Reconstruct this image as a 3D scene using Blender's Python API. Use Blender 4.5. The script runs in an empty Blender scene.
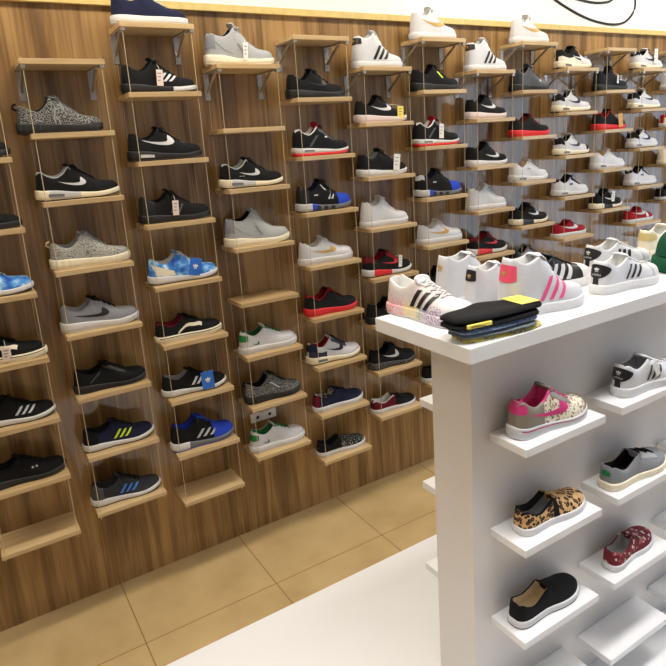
import bpy, bmesh, math, random
from mathutils import Vector, Matrix
from mathutils.bvhtree import BVHTree
random.seed(7)
PI = math.pi
SC = bpy.context.scene
COL = SC.collection

# ------------------------------------------------------------------ materials
def lin(c):
    return tuple(((v/12.92) if v <= .04045 else ((v+.055)/1.055)**2.4) for v in c[:3])
def rgb(r, g, b): return lin((r/255, g/255, b/255))
def nodes(name):
    m = bpy.data.materials.new(name); m.use_nodes = True
    nt = m.node_tree
    return m, nt, nt.nodes['Principled BSDF']
def N(nt, t, **kw):
    n = nt.nodes.new(t)
    for k, v in kw.items():
        if k in n.inputs: n.inputs[k].default_value = v
        else: setattr(n, k, v)
    return n
def ramp(nt, fac, stops, interp='LINEAR'):
    r = nt.nodes.new('ShaderNodeValToRGB'); r.color_ramp.interpolation = interp
    e = r.color_ramp.elements
    while len(e) > 1: e.remove(e[0])
    e[0].position = stops[0][0]; e[0].color = (*stops[0][1], 1)
    for p, c in stops[1:]:
        x = e.new(p); x.color = (*c, 1)
    nt.links.new(fac, r.inputs[0]); return r.outputs[0]
def coords(nt, scale=(1, 1, 1), rot=(0, 0, 0)):
    tc = nt.nodes.new('ShaderNodeTexCoord'); mp = nt.nodes.new('ShaderNodeMapping')
    mp.inputs['Scale'].default_value = scale; mp.inputs['Rotation'].default_value = rot
    nt.links.new(tc.outputs['Object'], mp.inputs[0]); return mp.outputs[0]
def bump(nt, bs, h, s=.2, d=.001):
    b = N(nt, 'ShaderNodeBump', Strength=s, Distance=d)
    nt.links.new(h, b.inputs['Height']); nt.links.new(b.outputs[0], bs.inputs['Normal'])
def vary(c, k): return tuple(min(1, v*k) for v in c)

_M = {}
def plain(name, c, rough=.6, scale=60, amt=.12, bmp=.15, metal=0, spec=.5):
    if name in _M: return _M[name]
    m, nt, bs = nodes(name)
    co = coords(nt)
    no = N(nt, 'ShaderNodeTexNoise', Scale=scale, Detail=3.0); nt.links.new(co, no.inputs['Vector'])
    nt.links.new(ramp(nt, no.outputs[0], [(.3, vary(c, 1-amt)), (.7, vary(c, 1+amt))]), bs.inputs['Base Color'])
    bs.inputs['Roughness'].default_value = rough; bs.inputs['Metallic'].default_value = metal
    bs.inputs['Specular IOR Level'].default_value = spec
    if bmp: bump(nt, bs, no.outputs[0], bmp)
    _M[name] = m; return m
def fabric(name, c, rough=.88): return plain('fabric_'+name, c, rough, 900, .3, .35, spec=.3)
def leather(name, c, rough=.42): return plain('leather_'+name, c, rough, 300, .05, .12)
def rubber(name, c, rough=.55): return plain('rubber_'+name, c, rough, 150, .05, .05)

K_ = rgb(17, 17, 20); CHAR = rgb(52, 53, 58); WHT = rgb(210, 210, 213); CRM = rgb(236, 228, 206); GRY = rgb(140, 142, 148)
RED = rgb(205, 40, 48); MAR = rgb(104, 18, 34); BLU = rgb(38, 70, 190); NVY = rgb(26, 30, 58); GRN = rgb(20, 120, 62)
GLD = rgb(196, 160, 84); PNK = rgb(236, 84, 140); NEON = rgb(206, 232, 40); SIL = rgb(196, 198, 200); SKY = rgb(60, 130, 215)

F_K = fabric('black', K_); F_CH = fabric('charcoal', CHAR); F_G = fabric('grey', GRY); F_NV = fabric('navy', NVY)
F_MR = fabric('maroon', MAR); F_RD = fabric('red', rgb(160, 22, 40)); F_BL = fabric('blue', BLU); F_LG = fabric('light_grey', rgb(170, 172, 172))
F_W = fabric('white', rgb(226, 226, 224)); F_GR = fabric('green', rgb(14, 74, 50)); F_TAN = fabric('tan', rgb(214, 190, 150))
L_K = leather('black', rgb(26, 26, 28)); L_W = leather('white', WHT); L_CR = leather('cream', CRM); L_GD = leather('gold', GLD); L_GY = leather('grey', rgb(150, 150, 148))
L_GRN = leather('green', GRN); L_PK = leather('pink', PNK); L_RD = leather('red', RED); L_YL = leather('yellow', rgb(212, 194, 132)); L_NV = leather('navy', NVY)
L_NE = leather('neon', NEON); L_SV = leather('silver', SIL); L_SK = leather('sky', SKY); L_MG = leather('magenta', rgb(206, 52, 124)); L_TP = leather('taupe', rgb(132, 124, 112))
L_DK = leather('dim_grey', rgb(72, 74, 80)); L_HP = leather('hot_pink', rgb(238, 86, 116))
R_K = rubber('black', rgb(30, 30, 32)); R_W = rubber('white', rgb(218, 218, 219)); R_C = rubber('cream', rgb(240, 231, 204)); R_R = rubber('red', rgb(222, 38, 46))
R_G = rubber('grey', rgb(110, 112, 116)); R_B = rubber('blue', BLU); R_P = rubber('pale_pink', rgb(226, 210, 208)); R_MG = rubber('magenta', rgb(190, 46, 100))
R_LG = rubber('light_grey', rgb(196, 198, 198))
PAPER = plain('paper_white', rgb(238, 234, 228), .7, 40, .03, 0); PAPER_P = plain('paper_pinkish', rgb(232, 214, 204), .7, 40, .03, 0)
PAPER_Y = plain('paper_yellow', rgb(246, 226, 104), .6, 40, .04, 0); PAPER_B = plain('paper_blue', rgb(40, 110, 205), .5, 40, .05, 0); PAPER_T = plain('card_tan', rgb(216, 164, 96), .7, 40, .05, 0)
INK = plain('ink_black', rgb(20, 20, 20), .6, 40, .02, 0)

def speckle(name, base, spot, scale, thr=.5, stretch=(1, 1, 1), rough=.85):
    m, nt, bs = nodes(name); co = coords(nt, stretch)
    no = N(nt, 'ShaderNodeTexNoise', Scale=scale, Detail=1.5); nt.links.new(co, no.inputs['Vector'])
    nt.links.new(ramp(nt, no.outputs[0], [(thr-.03, base), (thr+.03, spot)]), bs.inputs['Base Color'])
    bs.inputs['Roughness'].default_value = rough; bump(nt, bs, no.outputs[0], .4); return m
KNIT_D = speckle('knit_black_grey', rgb(24, 24, 26), rgb(150, 150, 146), 330, .52, (.55, 1, 1.3))
KNIT_L = speckle('knit_light_grey', rgb(178, 176, 166), rgb(84, 88, 92), 330, .55, (.55, 1, 1.3))
SPK = speckle('speckled_sole', rgb(28, 28, 30), rgb(150, 150, 150), 400, .6, rough=.6)
PAT_K = speckle('pattern_black', rgb(22, 22, 24), rgb(140, 136, 130), 130, .58)
def multi(name, stops, scale, detail=2, rough=.8, interp='CONSTANT', stretch=(1, 1, 1), kind='noise'):
    m, nt, bs = nodes(name); co = coords(nt, stretch)
    if kind == 'noise':
        no = N(nt, 'ShaderNodeTexNoise', Scale=scale, Detail=float(detail)); nt.links.new(co, no.inputs['Vector']); f = no.outputs[0]
    else:
        no = N(nt, 'ShaderNodeTexVoronoi', Scale=scale); nt.links.new(co, no.inputs['Vector'])
        s = nt.nodes.new('ShaderNodeSeparateColor'); nt.links.new(no.outputs['Color'], s.inputs[0]); f = s.outputs[0]
    nt.links.new(ramp(nt, f, stops, interp), bs.inputs['Base Color']); bs.inputs['Roughness'].default_value = rough
    return m
GALAXY = multi('galaxy_print', [(.3, rgb(30, 74, 180)), (.47, rgb(66, 140, 222)), (.56, rgb(150, 200, 240)), (.64, rgb(238, 242, 246))], 26, 3, interp='LINEAR')
FLORAL = multi('floral_print', [(0, rgb(232, 226, 206)), (.45, rgb(150, 90, 70)), (.55, rgb(226, 218, 190)), (.72, rgb(120, 128, 92)), (.82, rgb(206, 150, 130)), (.9, rgb(236, 230, 214))], 230, kind='vor')
FLORAL_M = multi('floral_maroon', [(0, rgb(112, 24, 40)), (.6, rgb(196, 176, 160)), (.66, rgb(120, 26, 44)), (.8, rgb(170, 84, 92)), (.87, rgb(96, 18, 34)), (.94, rgb(214, 200, 186))], 105, kind='vor')
PLAID = multi('striped_lining', [(.4, rgb(190, 186, 176)), (.5, rgb(60, 60, 62))], 90)
def leopard():
    m, nt, bs = nodes('leopard_print'); co = coords(nt)
    v = N(nt, 'ShaderNodeTexVoronoi', Scale=88.0, feature='F1'); n2 = N(nt, 'ShaderNodeTexNoise', Scale=90.0)
    ad = nt.nodes.new('ShaderNodeVectorMath'); ad.operation = 'MULTIPLY_ADD'
    nt.links.new(co, n2.inputs['Vector']); nt.links.new(n2.outputs['Color'], ad.inputs[0]); ad.inputs[1].default_value = (.003, .003, .003)
    nt.links.new(co, ad.inputs[2]); nt.links.new(ad.outputs[0], v.inputs['Vector'])
    c = ramp(nt, v.outputs['Distance'], [(0, rgb(150, 96, 50)), (.2, rgb(120, 74, 36)), (.26, rgb(24, 17, 14)), (.47, rgb(24, 17, 14)), (.52, rgb(206, 164, 108)), (1, rgb(222, 186, 132))])
    nt.links.new(c, bs.inputs['Base Color']); bs.inputs['Roughness'].default_value = .8; return m
LEOP = leopard()
def splatter():
    m, nt, bs = nodes('paint_splatter_leather'); co = coords(nt)
    sx = nt.nodes.new('ShaderNodeSeparateXYZ'); nt.links.new(co, sx.inputs[0])
    hue = ramp(nt, sx.outputs[0], [(0, rgb(238, 120, 130)), (.075, rgb(240, 140, 150)), (.088, rgb(244, 214, 80)), (.125, rgb(240, 216, 90)), (.14, rgb(110, 170, 130)), (.16, rgb(130, 110, 170)), (.24, rgb(140, 120, 180))])
    no = N(nt, 'ShaderNodeTexNoise', Scale=230.0, Detail=3.0); nt.links.new(co, no.inputs['Vector'])
    hz = N(nt, 'ShaderNodeMapRange'); hz.inputs[1].default_value = .035; hz.inputs[2].default_value = .085; hz.inputs[3].default_value = .16; hz.inputs[4].default_value = -.22
    nt.links.new(sx.outputs[2], hz.inputs[0])
    a = nt.nodes.new('ShaderNodeMath'); a.operation = 'ADD'; nt.links.new(no.outputs[0], a.inputs[0]); nt.links.new(hz.outputs[0], a.inputs[1])
    f = ramp(nt, a.outputs[0], [(.6, (0, 0, 0)), (.7, (.75, .75, .75))])
    mx = nt.nodes.new('ShaderNodeMix'); mx.data_type = 'RGBA'
    nt.links.new(f, mx.inputs[0]); mx.inputs[6].default_value = (*rgb(224, 214, 211), 1); nt.links.new(hue, mx.inputs[7])
    nt.links.new(mx.outputs[2], bs.inputs['Base Color']); bs.inputs['Roughness'].default_value = .45; return m
SPLAT = splatter()

CHROME = plain('chrome', rgb(196, 192, 184), .3, 30, .04, 0, .85)
WIRE = plain('steel_wire', rgb(205, 186, 152), .45, 30, .05, 0, .3)

def wood(name, light, mid, dark, axis, scale=1.0, coat=.0, rough=.45, planks=None, spec=.5):
    m, nt, bs = nodes(name)
    st = [16, 16, 16]; st[axis] = 1.1
    co = coords(nt, tuple(s*scale for s in st))
    n1 = N(nt, 'ShaderNodeTexNoise', Scale=1.6, Detail=6.0, Distortion=.6); nt.links.new(co, n1.inputs['Vector'])
    st2 = [90, 90, 90]; st2[axis] = 3
    co2 = coords(nt, tuple(s*scale for s in st2))
    n2 = N(nt, 'ShaderNodeTexNoise', Scale=1.4, Detail=3.0); nt.links.new(co2, n2.inputs['Vector'])
    ad = nt.nodes.new('ShaderNodeMath'); ad.operation = 'MULTIPLY_ADD'; nt.links.new(n2.outputs[0], ad.inputs[0]); ad.inputs[1].default_value = .35; nt.links.new(n1.outputs[0], ad.inputs[2])
    src = ad.outputs[0]
    if planks:
        tc = nt.nodes.new('ShaderNodeTexCoord'); sx = nt.nodes.new('ShaderNodeSeparateXYZ'); nt.links.new(tc.outputs['Object'], sx.inputs[0])
        dv = nt.nodes.new('ShaderNodeMath'); dv.operation = 'DIVIDE'; nt.links.new(sx.outputs[0], dv.inputs[0]); dv.inputs[1].default_value = planks
        fl = nt.nodes.new('ShaderNodeMath'); fl.operation = 'FLOOR'; nt.links.new(dv.outputs[0], fl.inputs[0])
        wn = nt.nodes.new('ShaderNodeTexWhiteNoise'); wn.noise_dimensions = '1D'; nt.links.new(fl.outputs[0], wn.inputs['W'])
        a2 = nt.nodes.new('ShaderNodeMath'); a2.operation = 'MULTIPLY_ADD'; nt.links.new(wn.outputs[0], a2.inputs[0]); a2.inputs[1].default_value = .16; nt.links.new(src, a2.inputs[2])
        fr = nt.nodes.new('ShaderNodeMath'); fr.operation = 'FRACT'; nt.links.new(dv.outputs[0], fr.inputs[0])
        src = a2.outputs[0]
    c = ramp(nt, src, [(.42, dark), (.66, mid), (.9, light)])
    if planks:
        g = ramp(nt, fr.outputs[0], [(0, (.72, .7, .68)), (.012, (1, 1, 1))], 'CONSTANT')
        mx = nt.nodes.new('ShaderNodeMix'); mx.data_type = 'RGBA'; mx.blend_type = 'MULTIPLY'; mx.inputs[0].default_value = 1
        nt.links.new(c, mx.inputs[6]); nt.links.new(g, mx.inputs[7]); c = mx.outputs[2]
    nt.links.new(c, bs.inputs['Base Color']); bs.inputs['Roughness'].default_value = rough; bs.inputs['Specular IOR Level'].default_value = spec
    if coat:
        bs.inputs['Coat Weight'].default_value = coat; bs.inputs['Coat Roughness'].default_value = .06; bs.inputs['Coat IOR'].default_value = 1.6
    return m
W_WALL = wood('wall_oak_laminate', rgb(172, 135, 83), rgb(124, 92, 51), rgb(82, 58, 31), 2, .7, coat=.7, rough=.55, planks=.196, spec=.3)
W_BOARD = wood('shelf_oak', rgb(208, 182, 138), rgb(196, 167, 122), rgb(178, 147, 102), 0, 1.2, rough=.4)
PAINT_W = plain('white_lacquer', rgb(236, 236, 236), .3, 4, .01, 0)
PAINT_P = plain('panel_white', rgb(226, 222, 218), .35, 4, .01, 0)
WALL_W = plain('white_wall_paint', rgb(240, 238, 232), .8, 20, .02, .05)
WALL_D = plain('beige_wall_paint', rgb(176, 164, 150), .8, 20, .03, .05)
WALL_C = plain('cool_bounce_wall', rgb(176, 188, 214), .8, 20, .03, .05)  # unseen front wall, tinted blue to bounce cool light onto the stand
TRIM_Y = plain('pale_wood_trim', rgb(216, 190, 120), .5, 30, .08, 0)
CEIL = plain('ceiling_paint', rgb(235, 233, 228), .9, 20, .02, .05)
def tiles():
    m, nt, bs = nodes('tan_floor_tile')
    co = coords(nt)
    mp = nt.nodes.new('ShaderNodeMapping'); nt.links.new(co, mp.inputs[0]); mp.inputs['Location'].default_value = (-.246, .374, 0)
    br = N(nt, 'ShaderNodeTexBrick', Scale=1.0, offset=0.0); nt.links.new(mp.outputs[0], br.inputs['Vector'])
    br.inputs['Brick Width'].default_value = .565; br.inputs['Row Height'].default_value = .565; br.inputs['Mortar Size'].default_value = .0025
    no = N(nt, 'ShaderNodeTexNoise', Scale=5.0, Detail=5.0); nt.links.new(co, no.inputs['Vector'])
    c = ramp(nt, no.outputs[0], [(.3, rgb(176, 150, 104)), (.7, rgb(194, 169, 122))])
    nt.links.new(c, br.inputs['Color1']); nt.links.new(c, br.inputs['Color2']); br.inputs['Mortar'].default_value = (*rgb(136, 106, 62), 1)
    nt.links.new(br.outputs['Color'], bs.inputs['Base Color']); bs.inputs['Roughness'].default_value = .3; return m
TILE = tiles()
GLASS, _nt, _b = nodes('window_glass'); _b.inputs['Transmission Weight'].default_value = 1; _b.inputs['Roughness'].default_value = 0; _b.inputs['IOR'].default_value = 1.0

# ------------------------------------------------------------------ mesh helpers
def obj(name, vs, fs, mat, parent=None, smooth=True, mats=None, fm=None):
    me = bpy.data.meshes.new(name); me.from_pydata([tuple(v) for v in vs], [], fs); me.update()
    bm = bmesh.new(); bm.from_mesh(me); bmesh.ops.recalc_face_normals(bm, faces=bm.faces[:]); bm.to_mesh(me); bm.free()
    for mm in (mats or [mat]): me.materials.append(mm)
    if fm:
        for p, k in zip(me.polygons, fm): p.material_index = k
    if smooth: me.polygons.foreach_set('use_smooth', [True]*len(me.polygons))
    o = bpy.data.objects.new(name, me); COL.objects.link(o); o.parent = parent
    return o
def empty(name, loc, rz=0):
    e = bpy.data.objects.new(name, None); COL.objects.link(e); e.location = loc; e.rotation_euler = (0, 0, rz); e.empty_display_size = .05
    return e
def tag(o, label, cat, group=None):
    o['label'] = label; o['category'] = cat
    if group: o['group'] = group
    return o
class MB:
    def __init__(s): s.v = []; s.f = []
    def add(s, vs, fs):
        b = len(s.v); s.v += [tuple(v) for v in vs]; s.f += [tuple(i+b for i in f) for f in fs]
    def box(s, x0, y0, z0, x1, y1, z1, bev=0.0):
        bm = bmesh.new(); bmesh.ops.create_cube(bm, size=1)
        for v in bm.verts: v.co = ((x0+x1)/2+v.co.x*(x1-x0), (y0+y1)/2+v.co.y*(y1-y0), (z0+z1)/2+v.co.z*(z1-z0))
        if bev: bmesh.ops.bevel(bm, geom=bm.edges[:], offset=bev, segments=2, affect='EDGES', profile=.5)
        bm.verts.index_update(); s.add([v.co.copy() for v in bm.verts], [[v.index for v in f.verts] for f in bm.faces]); bm.free(); return s
    def tube(s, pts, r, n=6, cap=True):
        pts = [Vector(p) for p in pts]; rings = []
        up = Vector((0, 0, 1)); vs = []; fs = []
        for i, p in enumerate(pts):
            d = (pts[min(i+1, len(pts)-1)]-pts[max(i-1, 0)])
            d = d.normalized() if d.length > 1e-9 else Vector((0, 0, 1))
            a = d.cross(up if abs(d.z) < .9 else Vector((1, 0, 0))).normalized(); b = d.cross(a)
            rr = r[i] if isinstance(r, (list, tuple)) else r
            vs += [p+(a*math.cos(2*PI*k/n)+b*math.sin(2*PI*k/n))*rr for k in range(n)]
        for i in range(len(pts)-1):
            for k in range(n): fs.append((i*n+k, i*n+(k+1) % n, (i+1)*n+(k+1) % n, (i+1)*n+k))
        if cap: fs.append(tuple(range(n))); fs.append(tuple(len(vs)-n+k for k in range(n)))
        s.add(vs, fs); return s
    def build(s, name, mat, parent=None, smooth=False): return obj(name, s.v, s.f, mat, parent, smooth)

def pchip(P):
    xs = [p[0] for p in P]; ys = [p[1] for p in P]; n = len(xs)
    h = [xs[i+1]-xs[i] for i in range(n-1)]; d = [(ys[i+1]-ys[i])/h[i] for i in range(n-1)]
    m = [0]*n; m[0] = d[0]; m[-1] = d[-1]
    for i in range(1, n-1):
        if d[i-1]*d[i] > 0:
            w1 = 2*h[i]+h[i-1]; w2 = h[i]+2*h[i-1]; m[i] = (w1+w2)/(w1/d[i-1]+w2/d[i])
    def f(x):
        if x <= xs[0]: return ys[0]
        if x >= xs[-1]: return ys[-1]
        i = 0
        while x > xs[i+1]: i += 1
        t = (x-xs[i])/h[i]; a = t*t*t; b = t*t
        return (2*a-3*b+1)*ys[i]+(a-2*b+t)*h[i]*m[i]+(-2*a+3*b)*ys[i+1]+(a-b)*h[i]*m[i+1]
    return f
def sstep(a, b, x):
    t = max(0, min(1, (x-a)/(b-a))); return t*t*(3-2*t)
_hw = pchip([(0, .03), (.006, .05), (.02, .075), (.05, .1), (.1, .118), (.17, .125), (.27, .122), (.38, .121), (.5, .138), (.62, .163), (.73, .17), (.82, .16), (.9, .13), (.95, .098), (.98, .065), (.994, .04), (1, .02)])
def hw(t): return _hw(t)

# ------------------------------------------------------------------ shoe models: heights as fractions of the length
MODELS = {
 'runner': dict(heel=.355, dip=.29, throat=.40, tong=.455, inst=.285, toe=.185, sh=.115, sm=.085, st=.07, spring=.04),
 'low': dict(heel=.32, dip=.265, throat=.355, tong=.395, inst=.26, toe=.175, sh=.11, sm=.08, st=.065, spring=.045),
 'court': dict(heel=.345, dip=.29, throat=.35, tong=.395, inst=.27, toe=.205, sh=.105, sm=.1, st=.095, spring=.014),
 'padded': dict(heel=.54, dip=.49, throat=.53, tong=.55, inst=.325, toe=.205, sh=.1, sm=.095, st=.09, spring=.014, tc=.42),
 'roshe':  dict(heel=.345, dip=.275, throat=.40, tong=.445, inst=.285, toe=.19, sh=.125, sm=.1, st=.08, spring=.035),
 'airmax': dict(heel=.355, dip=.29, throat=.405, tong=.445, inst=.29, toe=.185, sh=.13, sm=.09, st=.07, spring=.045),
 'knit':   dict(heel=.33, dip=.275, throat=.43, tong=.455, inst=.3, toe=.19, sh=.125, sm=.105, st=.095, spring=.025, ribs=1),
 'flat':   dict(heel=.355, dip=.29, throat=.375, tong=.44, inst=.28, toe=.205, sh=.105, sm=.1, st=.095, spring=.014),
 'skate':  dict(heel=.285, dip=.235, throat=.33, tong=.365, inst=.255, toe=.18, sh=.09, sm=.085, st=.085, spring=.018),
 'slip':   dict(heel=.25, dip=.195, throat=.275, tong=.3, inst=.235, toe=.165, sh=.085, sm=.08, st=.075, spring=.018, tc=.48),
 'high':   dict(heel=.5, dip=.475, throat=.565, tong=.6, inst=.325, toe=.205, sh=.1, sm=.095, st=.09, spring=.014, tc=.42),
 'mid':    dict(heel=.44, dip=.385, throat=.485, tong=.545, inst=.315, toe=.21, sh=.105, sm=.1, st=.095, spring=.014, tc=.41),
 'jordan': dict(heel=.4, dip=.33, throat=.44, tong=.51, inst=.3, toe=.195, sh=.12, sm=.1, st=.075, spring=.04),
 'tube':   dict(heel=.39, dip=.37, throat=.48, tong=.545, inst=.305, toe=.195, sh=.125, sm=.085, st=.075, spring=.04),
 'blade':  dict(heel=.39, dip=.335, throat=.455, tong=.5, inst=.31, toe=.215, sh=.13, sm=.085, st=.075, spring=.04),
}
SIDES = (-1,)   # shoes against the wall carry their outer side only
NP = 13; KR = 8
TS = [.004, .014, .028, .045, .06, .08, .105, .13, .16, .19, .22, .25, .28, .31, .335, .355, .37, .385, .4, .415, .43, .45, .47, .49, .515, .54, .57, .6, .63, .66, .69, .72, .75, .78, .81, .84, .87, .9, .925, .948, .968, .983, .994]
class Shoe:
    def __init__(s, model, L):
        p = MODELS[model]; s.p = p; s.L = L; s.tc = p.get('tc', .43); tc = s.tc
        s.spr = lambda t: p['spring']*max(0, (t-.66)/.34)**2 + .012*max(0, (.12-t)/.12)**2*(0 if p['spring'] < .02 else 1)
        sole = pchip([(0, p['sh']), (.15, p['sh']), (.45, p['sm']), (.75, p['st']), (1, p['st'])])
        s.zs = lambda t: sole(t)+s.spr(t)
        hi = p['heel']; sb = p['st']
        prof = pchip([(0, hi-.03), (.025, hi), (.05, hi+.002), (.12, p['dip']*.5+hi*.5), (.24, p['dip']), (.34, p['dip']*.62+p['throat']*.38), (tc-.02, p['throat']), (tc+.03, p['throat']-.01),
                      (.62, p['inst']), (.76, p['toe']*.75+p['inst']*.25), (.86, p['toe']), (.93, p['toe']*.8+sb*.2), (.975, p['toe']*.48+sb*.52), (1, sb+.005)])
        s.zt = lambda t: prof(t)+s.spr(t)
        s.grid = []
        for t in TS:
            row = []; x = t*L*.977+.008*L; w = hw(t)*L*(.95 if t > .1 else .95); zb = (s.zs(t)-.012)*L; zt = s.zt(t)*L
            op = sstep(.03, .058, t)*(1-sstep(tc-.03, tc+.004, t))
            b = .62 if t < .3 else .62+.3*sstep(.3, .55, t)-.12*sstep(.65, .9, t)
            a = b
            hk = math.sin(KR/(NP-1)*PI/2)**b
            tall = sstep(.4, .6, p['heel'])
            for i in range(NP):
                ph = i/(NP-1)*PI/2
                c = (w*math.cos(ph)**a if i < NP-1 else 0, zb+(zt-zb)*math.sin(ph)**b)
                if i <= KR:
                    fz = math.sin(ph)**b/hk
                    yr = w*math.cos(ph)**(a*.5); o = (yr*(1-.16*tall*fz), zb+(zt-zb)*fz)
                    rim = o
                else:
                    k = i-KR; zi = (s.zs(t)+.012)*L; yk = rim[0]
                    o = [(yk-.016*L, zt-.002*L), (yk-.036*L, zt-.05*L), (yk*.62, zi+.03*L), (0, zi)][k-1]
                    if k == 1: o = (max(o[0], .01*L), o[1])
                    if k == 2: o = (max(o[0], .008*L), max(o[1], zi+.04*L))
                row.append((c[0]+(o[0]-c[0])*op, c[1]+(o[1]-c[1])*op))
            ank = .016*L*op*math.exp(-((t-.22)/.12)**2)
            lean = lambda z: x+.03*L*max(0, z/L-.1)/.25*max(0, 1-t/.25)**2
            full = [Vector((lean(z), -y, z-ank*max(0, min(1, (z-zb)/(zt-zb+1e-6)))**2)) for y, z in row]+[Vector((lean(z), y, z+.6*ank*max(0, min(1, (z-zb)/(zt-zb+1e-6)))**2)) for y, z in reversed(row[:-1])]
            s.grid.append(full)
        s.n = 2*NP-1
        s.v = [v for r in s.grid for v in r]
        s.uf = []; s.lf = []
        for i in range(len(TS)-1):
            opn = .04 < (TS[i]+TS[i+1])/2 < tc-.006
            for j in range(s.n-1):
                f = (i*s.n+j, i*s.n+j+1, (i+1)*s.n+j+1, (i+1)*s.n+j)
                jj = min(j, s.n-2-j)
                (s.lf if (opn and jj >= KR+1) else s.uf).append(f)
        cap = [tuple(range(s.n)), tuple((len(TS)-1)*s.n+j for j in range(s.n))]
        s.uf += cap
        s.bvh = BVHTree.FromPolygons(s.v, s.uf+s.lf)
        bm = bmesh.new(); bv = [bm.verts.new(v) for v in s.v]
        for f in s.uf+s.lf: bm.faces.new([bv[k] for k in f])
        bmesh.ops.recalc_face_normals(bm, faces=bm.faces[:]); bm.normal_update(); s.nor = [v.normal.copy() for v in bv]; bm.free()
    # a point of the side wall
    def side(s, x, z, sd, off=.0011):
        L = s.L; o = Vector((x*L, sd*.5, z*L))
        loc, nor, i, d = s.bvh.ray_cast(o, Vector((0, -sd, 0)))
        if loc is None:
            loc, nor, i, d = s.bvh.find_nearest(Vector((x*L, sd*.1*L, z*L)))
        if nor.y*sd < 0: nor = -nor
        return loc+Vector((0, sd*off, 0))*.6+nor*off*.6
    def round_(s, phi, z, xa=.16, off=.0012, toe=False):
        L = s.L; d = Vector((1 if toe else -1, 0, 0)); d = Vector((d.x*math.cos(phi), -math.sin(phi), 0))
        o = Vector((xa*L, 0, z*L))+d*.4
        loc, nor, i, _ = s.bvh.ray_cast(o, -d)
        if loc is None: loc, nor, i, _ = s.bvh.find_nearest(Vector((xa*L, 0, z*L))+d*.05)
        return loc+d*off
    def topz(s, x, y, off=.002):
        L = s.L; loc, nor, i, d = s.bvh.ray_cast(Vector((x*L, y*L, .5)), Vector((0, 0, -1)))
        return (loc.z if loc else s.zt(x)*L)+off
    def ribbon(s, lo, up, name, mat, root, sides=(-1, 1), m=4, off=.0011, fine=3):
        # lo / up: matching lists of (x, z) along the two long edges
        def dens(P):
            o = []
            for i in range(len(P)-1):
                for k in range(fine): o.append((P[i][0]+(P[i+1][0]-P[i][0])*k/fine, P[i][1]+(P[i+1][1]-P[i][1])*k/fine))
            return o+[P[-1]]
        lo = dens(lo); up = dens(up); o = None
        for sd in (sides if SIDES is None else SIDES):
            vs = []; fs = []; b = 0; n = len(lo)
            for k in range(m+1):
                for a, c in zip(lo, up):
                    vs.append(s.side(a[0]+(c[0]-a[0])*k/m, a[1]+(c[1]-a[1])*k/m, sd, off))
            for k in range(m):
                for i in range(n-1): fs.append((b+k*n+i, b+k*n+i+1, b+(k+1)*n+i+1, b+(k+1)*n+i))
            o = obj(name, vs, fs, mat, root)
        return o
    def overlay(s, pred, name, mat, root, off=.0012, cap=None):
        vs = []; fs = []; mp = {}
        for i in range(len(TS)-1):
            for j in range(s.n-1):
                if pred((TS[i]+TS[i+1])/2, min(j, s.n-2-j), i, j):
                    q = []
                    for k in (i*s.n+j, i*s.n+j+1, (i+1)*s.n+j+1, (i+1)*s.n+j):
                        if k not in mp: mp[k] = len(vs); vs.append(s.v[k]+s.nor[k]*off)
                        q.append(mp[k])
                    fs.append(q)
        if cap:
            b = len(vs); js = [j for j in range(s.n) if min(j, s.n-1-j) >= cap[0] and min(j, s.n-1-j) <= cap[1]] if cap[0] == 0 else list(range(cap[0], s.n-cap[0]))
            vs += [s.v[j]+Vector((-off, 0, 0)) for j in js]; fs.append(list(range(b, b+len(js))))
        return obj(name, vs, fs, mat, root)
    def sole_loop(s, f, n, inset, z0, z1, wob=0):
        L = s.L; out = []
        ts = [(1-math.cos(PI*i/n))/2 for i in range(n+1)]
        def pt(t, sd):
            w = hw(t)*L*1.03-inset*L
            if wob: w += wob*L*(1 if int(t*n*2) % 2 else -1)*.5
            x = -.004*L+t*L*1.004; x += inset*L*(1-2*t) if inset else 0
            return Vector((x, sd*max(w, .002), (z0(t)+(z1(t)-z0(t))*f)*L))
        out = [pt(t, -1) for t in ts]+[pt(t, 1) for t in reversed(ts)]
        return out
    def sole(s, z0, z1, levels, name, mats, pick, root, n=36, ribs=0):
        loops = [s.sole_loop(f, n, ins, z0, z1, (.006 if (ribs and 0 < i < len(levels)-1) else 0)) for i, (f, ins) in enumerate(levels)]
        m = len(loops[0]); vs = [v for l in loops for v in l]; fs = []; fm = []
        ts = [(1-math.cos(PI*i/n))/2 for i in range(n+1)]; ts = ts+ts[::-1]
        for k in range(len(loops)-1):
            for i in range(m):
                fs.append((k*m+i, k*m+(i+1) % m, (k+1)*m+(i+1) % m, (k+1)*m+i)); fm.append(pick((ts[i]+ts[(i+1) % m])/2, levels[k][0]))
        for base in (0, (len(loops)-1)*m):
            for i in range(n):
                fs.append((base+i, base+i+1, base+m-2-i, base+m-1-i)); fm.append(pick(ts[i], 0))
        o = obj(name, vs, fs, None, root, True, mats, fm)
        o.data.shade_smooth() if False else None
        return o
    def band(s, t0, t1, f0, f1, z0, z1, name, mat, root, sides=(-1, 1), n=24, off=.0012):
        L = s.L; o = None
        for sd in (sides if SIDES is None else SIDES):
            vs = []; fs = []; b = 0
            for i in range(n+1):
                t = t0+(t1-t0)*i/n
                for f in (f0, f1):
                    vs.append((-.004*L+t*L*1.004, sd*(hw(t)*L*1.03+.003*L+off), (z0(t)+(z1(t)-z0(t))*f)*L))
            for i in range(n): fs.append((b+2*i, b+2*i+1, b+2*i+3, b+2*i+2))
            o = obj(name, vs, fs, mat, root)
        return o

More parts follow.
